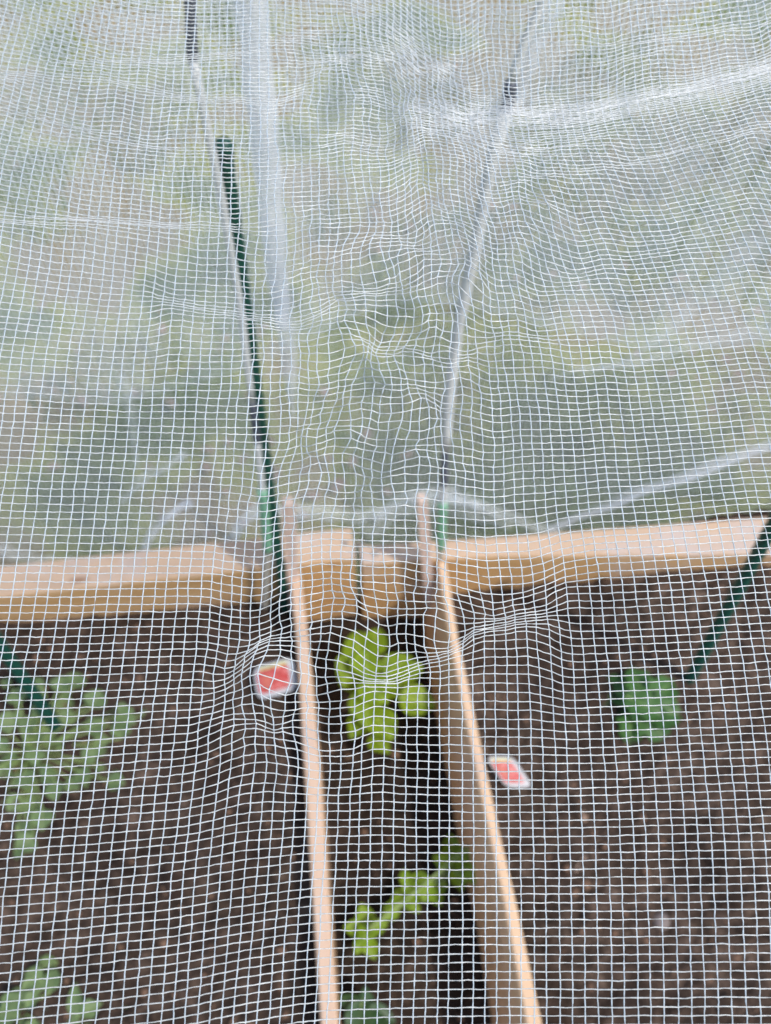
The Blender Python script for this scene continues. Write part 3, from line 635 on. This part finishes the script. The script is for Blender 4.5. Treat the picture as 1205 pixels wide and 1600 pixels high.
# keep rows ordered: enforce a minimum slope
dV = np.maximum(np.diff(VV, axis=0), .018 * 2); VV = np.vstack([VV[:1], VV[:1] + np.cumsum(dV, 0)]) + 0 * VV
UU = np.hstack([UU[:, :1], UU[:, :1] + np.cumsum(np.maximum(np.diff(UU, axis=1), .02 * fs), 1)])
ks = np.arange(int(np.ceil(UU.min())), int(UU.max()) + 1); ls = np.arange(int(np.ceil(VV.min())), int(VV.max()) + 1)
KX = np.full((len(ks), len(fy_)), np.nan)
for j in range(len(fy_)):
    KX[:, j] = np.interp(ks, UU[j], fx_, left=np.nan, right=np.nan)
PX = np.full((len(ks), len(ls)), np.nan); PY = PX.copy()
for i in range(len(ks)):
    ok = ~np.isnan(KX[i])
    if ok.sum() < 10: continue
    # pick the longest run inside the sheet
    yy = fy_[ok]; xx = KX[i][ok]; vi = (xx - X0) / fs; i0 = np.clip(np.floor(vi).astype(int), 0, len(fx_) - 2); tt = vi - i0
    rowi = np.where(ok)[0]; vv = VV[rowi, i0] * (1 - tt) + VV[rowi, i0 + 1] * tt
    if np.any(np.diff(rowi) > 1):
        br = np.where(np.diff(rowi) > 1)[0]; segs_ = np.split(np.arange(len(rowi)), br + 1); sg = max(segs_, key=len); yy, xx, vv = yy[sg], xx[sg], vv[sg]
    vv = np.maximum.accumulate(vv + np.arange(len(vv)) * 1e-7)
    PY[i] = np.interp(ls, vv, yy, left=np.nan, right=np.nan); PX[i] = np.interp(ls, vv, xx, left=np.nan, right=np.nan)
# slackness: crumpled zones wander more than the stretched ones
def blob(x, y, cx, cy, rx, ry): return np.exp(-((x - cx) / rx) ** 2 - ((y - cy) / ry) ** 2)
slack = .12 + 1.5 * np.clip(blob(PX, PY, 590, 500, 170, 190) + .9 * blob(PX, PY, 560, 720, 150, 100) + .8 * blob(PX, PY, 620, 950, 170, 70) + .8 * blob(PX, PY, 470, 1090, 130, 90) + .7 * blob(PX, PY, 620, 150, 200, 110) + .4 * blob(PX, PY, 820, 300, 100, 100), 0, 1)
n1, n2, n3, n4 = vnoise(21), vnoise(22), vnoise(23), vnoise(24)
QX = PX + slack * (6.0 * n1(PX / 55, PY / 50) + 3.2 * n2(PX / 24, PY / 24)); QY = PY + slack * (5.0 * n3(PX / 60, PY / 45) + 2.4 * n4(PX / 26, PY / 22))
def bump_warp(x, y, cx, cy, rr, amp):
    dx, dy = x - cx, y - cy; r_ = np.hypot(dx, dy) + 1e-6; g = amp * np.tanh(r_ / (rr * .35)) * np.exp(-(r_ / rr) ** 2); return x + dx / r_ * g, y + dy / r_ * g
for cx, cy, rr, amp in ((734, 452, 24, 11), (432, 1052, 44, 13), (690, 985, 46, 12), (560, 1000, 60, 4), (585, 430, 40, 5), (615, 488, 26, 5), (520, 545, 30, 4), (850, 335, 20, 4), (640, 560, 26, 4), (475, 665, 34, -4), (540, 675, 26, 5), (800, 560, 24, 4)):
    QX, QY = bump_warp(QX, QY, cx, cy, rr, amp)
# small irregularities of the knitting
QX += rng.normal(0, .45, QX.shape) * (.6 + slack); QY += rng.normal(0, .36, QY.shape) * (.6 + slack)
colj = rng.normal(0, 1.0, len(ks))[:, None]; QX += colj * .7
QY += rng.normal(0, .45, len(ls))[None, :]
# distance of the sheet from the lens: leans away towards the top, with soft waves and ridges
zy = np.array([-200, 0, 200, 400, 800, 1200, 1600, 1800]); zz = np.array([.50, .475, .452, .432, .405, .385, .368, .362])
Zd = np.interp(PY, zy, zz)
q1, q2 = vnoise(31), vnoise(32)
Zd = Zd + .006 * q1(PX / 170, PY / 130) + slack * (.005 * q2(PX / 50, PY / 45) + .0025 * q1(PX / 22, PY / 20 + 40))
ok = ~np.isnan(QX) & ~np.isnan(QY)
D = np.stack([(QX - 602.5) / F, (800 - QY) / F, -np.ones_like(QX)], -1) @ R.T
PW = CAM + D * Zd[..., None]
# surface normal of the sheet, used to weave threads over and under
nf = np.array([0.02, -0.62, 0.78]); nf /= np.linalg.norm(nf)
def ribbons(lines, rw, rt):
    """lines: list of (n,3) arrays -> flattened hexagonal threads"""
    V = []; Fc = []; off = 0; NS = 6
    ang = np.arange(NS) * 2 * math.pi / NS
    for P_, rad in lines:
        n = len(P_)
        if n < 2: continue
        T = np.gradient(P_, axis=0); T /= np.linalg.norm(T, axis=1, keepdims=True) + 1e-12
        s_ = np.cross(T, nf); s_ /= np.linalg.norm(s_, axis=1, keepdims=True) + 1e-12; n_ = np.cross(s_, T); tw = rng.normal(0, .45, (n, 1)); s_, n_ = s_ * np.cos(tw) + n_ * np.sin(tw), n_ * np.cos(tw) - s_ * np.sin(tw)
        ring = P_[:, None, :] + (np.cos(ang)[None, :, None] * s_[:, None, :] * rw + np.sin(ang)[None, :, None] * n_[:, None, :] * rt) * (rad * np.interp(P_[:, 2], [.70, .86], [.89, 1.22]))[:, None, None]
        V.append(ring.reshape(-1, 3))
        i = np.arange(n - 1)[:, None] * NS; kk = np.arange(NS)[None, :]; k2 = (kk + 1) % NS
        Fc.append(np.stack([i + kk, i + k2, i + NS + k2, i + NS + kk], -1).reshape(-1, 4) + off); off += n * NS
    return np.concatenate(V), np.concatenate(Fc)
def runs(mask):
    r_ = []; s0 = None
    for i, m_ in enumerate(mask):
        if m_ and s0 is None: s0 = i
        if not m_ and s0 is not None: r_.append((s0, i)); s0 = None
    if s0 is not None: r_.append((s0, len(mask)))
    return r_
vl, hl = [], []
for i in range(len(ks)):
    for a_, b_ in runs(ok[i]):
        P_ = PW[i, a_:b_]
        if len(P_) < 4: continue
        mid = (P_[1:] + P_[:-1]) / 2 + nf * .00006 + rng.normal(0, .00006, (len(P_) - 1, 3)); Q = np.empty((2 * len(P_) - 1, 3)); Q[0::2] = P_; Q[1::2] = mid
        rad = np.ones(len(Q)); rad[0::2] = 1.22; rad *= rng.uniform(.88, 1.12, len(Q)); vl.append((Q, rad))
for l in range(len(ls)):
    for a_, b_ in runs(ok[:, l]):
        P_ = PW[a_:b_, l]
        if len(P_) < 4: continue
        mid = (P_[1:] + P_[:-1]) / 2 + rng.normal(0, .00010, (len(P_) - 1, 3)) - np.array([0, 0, .00016]); Q = np.empty((2 * len(P_) - 1, 3)); Q[0::2] = P_ + nf * .00022; Q[1::2] = mid + nf * .0001
        rad = np.ones(len(Q)); rad[0::2] = 1.15; rad *= rng.uniform(.85, 1.15, len(Q)); hl.append((Q, rad))
def fast_mesh(name, V, Fc, m, parent):
    me = bpy.data.meshes.new(name); me.vertices.add(len(V)); me.vertices.foreach_set('co', V.astype(np.float32).ravel())
    me.loops.add(len(Fc) * 4); me.loops.foreach_set('vertex_index', Fc.astype(np.int32).ravel())
    me.polygons.add(len(Fc)); me.polygons.foreach_set('loop_start', np.arange(len(Fc), dtype=np.int32) * 4)
    me.polygons.foreach_set('use_smooth', np.ones(len(Fc), dtype=bool)); me.update(calc_edges=True); me.validate(); me.materials.append(m)
    return link(bpy.data.objects.new(name, me), parent)
VA, FA = ribbons(vl, .00029, .00019); VB, FB = ribbons(hl, .00026, .00018)
fd = fast_mesh('front_drape', np.concatenate([VA, VB]), np.concatenate([FA, FB + len(VA)]), THREAD, net)
fd.data.materials.append(THREAD2); fd.data.polygons.foreach_set('material_index', np.r_[np.zeros(len(FA), np.int32), np.ones(len(FB), np.int32)])
fd['label'] = 'near sheet of the netting, its crumpled square mesh in focus'
print('net knots', int(ok.sum()), 'faces', len(FA) + len(FB))

# rear sheet of the same cover, hanging behind the far boards
CELL = .0052
GZE = gauze_mat('rear_net_gauze', .145, (.82, .85, .87)); GZF = gauze_mat('gathered_net_gauze', .32); GZD = gauze_mat('dense_net_gauze', .66, (.86, .87, .90))
r1, r2 = vnoise(41), vnoise(42)
def rearY(x, z): return .728 + .012 * np.sin(x * 9 + 1.5 * z) + .014 * r1(x * 4 + 9, z * 3) + .05 * np.clip(-z, 0, .4) + .006 * r2(x * 15, z * 7)
xs = np.linspace(-1.3, 1.6, 300); zs = np.linspace(GZ, .93, 140); XX, ZZ = np.meshgrid(xs, zs); YYr = rearY(XX, ZZ)
V = np.stack([XX.ravel(), YYr.ravel(), ZZ.ravel()], 1); nX = len(xs)
Fc = [(j * nX + i, j * nX + i + 1, (j + 1) * nX + i + 1, (j + 1) * nX + i) for j in range(len(zs) - 1) for i in range(nX - 1)]
rear = mesh_obj('rear_drape', V, Fc, GZE, net, uvs=np.stack([XX.ravel() / CELL, ZZ.ravel() / CELL], 1)); rear['label'] = 'far sheet of the netting hanging behind the far boards'
ov = []; ou = []; of = []
oz = np.linspace(0, 1, 60); nO = len(xs)
for j in range(60):
    for i in range(nO):
        lo = .30 + .07 * math.sin(xs[i] * 3.1 + .6) + .03 * math.sin(xs[i] * 11) - .10 * xs[i]
        z = lo + (.93 - lo) * oz[j]; ov.append((xs[i], float(rearY(xs[i], z)) - .016 - .006 * math.sin(xs[i] * 23 + z * 5), z)); ou.append((xs[i] / CELL + .37 + z * 4, z / CELL + .2))
for j in range(59):
    for i in range(nO - 1): of.append((j * nO + i, j * nO + i + 1, (j + 1) * nO + i + 1, (j + 1) * nO + i))
GZO = gauze_mat('overlap_gauze', .13, (.80, .85, .90))
mesh_obj('overlap', ov, of, GZO, rear, uvs=ou)
def fold(path, wpx, m, off=.012):
    """a gathered pleat: a flattened bulging roll lying against the rear sheet"""
    p = np.array([on_y(x, y, .725) for x, y in path]); p = lerp_path(p, 40)
    n = len(p); hw = np.interp(np.linspace(0, 1, len(wpx)) if hasattr(wpx, '__len__') else [0, 1], [0, 1], [0, 1]) if False else None
    wv = np.interp(np.linspace(0, 1, n), np.linspace(0, 1, len(wpx)), wpx) * .00052
    T = np.gradient(p, axis=0); T /= np.linalg.norm(T, axis=1, keepdims=True); side = np.cross(T, [0, 1, 0]); side /= np.linalg.norm(side, axis=1, keepdims=True)
    V = []; U = []; NSg = 9; acc = 0
    for i in range(n):
        if i: acc += np.linalg.norm(p[i] - p[i - 1])
        yb = float(rearY(p[i][0], p[i][2])) - .004
        for k in range(NSg):
            c = k / (NSg - 1) * 2 - 1
            q = p[i] + side[i] * wv[i] * (c + .08 * math.sin(i * .9 + k)); q[1] = yb - off * math.sqrt(max(0, 1 - c * c)) * (1 + .2 * math.sin(i * .5))
            V.append(q); U.append((c * wv[i] * 1.7 / .0034, acc / .0034))
    Fc = [(i * NSg + k, i * NSg + k + 1, (i + 1) * NSg + k + 1, (i + 1) * NSg + k) for i in range(n - 1) for k in range(NSg - 1)]
    return mesh_obj('fold', V, Fc, m, rear, uvs=U)
fold([(436, 430), (444, 500), (452, 560), (458, 650)], [19, 20, 16, 4], GZF)
f = fold([(378, -120), (392, 0), (412, 200), (428, 380), (436, 450), (441, 505)], [24, 24, 24, 23, 21, 15], GZD); f['label'] = 'broad white vertical pleat'
f = fold([(1290, 645), (1205, 684), (1100, 722), (1000, 765), (930, 800), (860, 835)], [10, 11, 11, 11, 10, 8], GZF); f['label'] = 'slanting hem line at the right'
fold([(1290, 490), (1205, 512), (1080, 538), (950, 562), (860, 592)], [26, 22, 16, 8, 1], GZE, .005)
fold([(1180, 360), (1130, 430), (1050, 500), (960, 560), (900, 590)], [34, 28, 16, 7, 1], GZE, .005)
fold([(900, -100), (850, 0), (820, 80), (805, 140)], [24, 20, 16, 8], GZF)
fold([(222, 850), (238, 810), (262, 782), (300, 762)], [9, 9, 7, 4], GZF)
fold([(190, 760), (225, 725), (290, 690)], [6, 9, 4], GZE)
fold([(335, 870), (360, 830), (385, 800), (415, 785), (450, 800)], [12, 14, 16, 12, 8], GZF)
fold([(455, 800), (500, 805), (560, 815), (600, 812)], [24, 26, 26, 18], GZE)
fold([(575, 842), (620, 815), (670, 800), (740, 812), (800, 830)], [22, 34, 36, 30, 14], GZE)
fold([(585, 820), (640, 790), (700, 782), (750, 800)], [10, 18, 18, 8], GZE)
fold([(690, 790), (760, 800), (820, 825), (880, 840)], [8, 14, 12, 6], GZE)
fold([(-60, 850), (0, 865), (60, 880), (130, 875)], [10, 20, 14, 6], GZE)
fold([(190, 560), (205, 620), (215, 700)], [10, 12, 6], GZE)
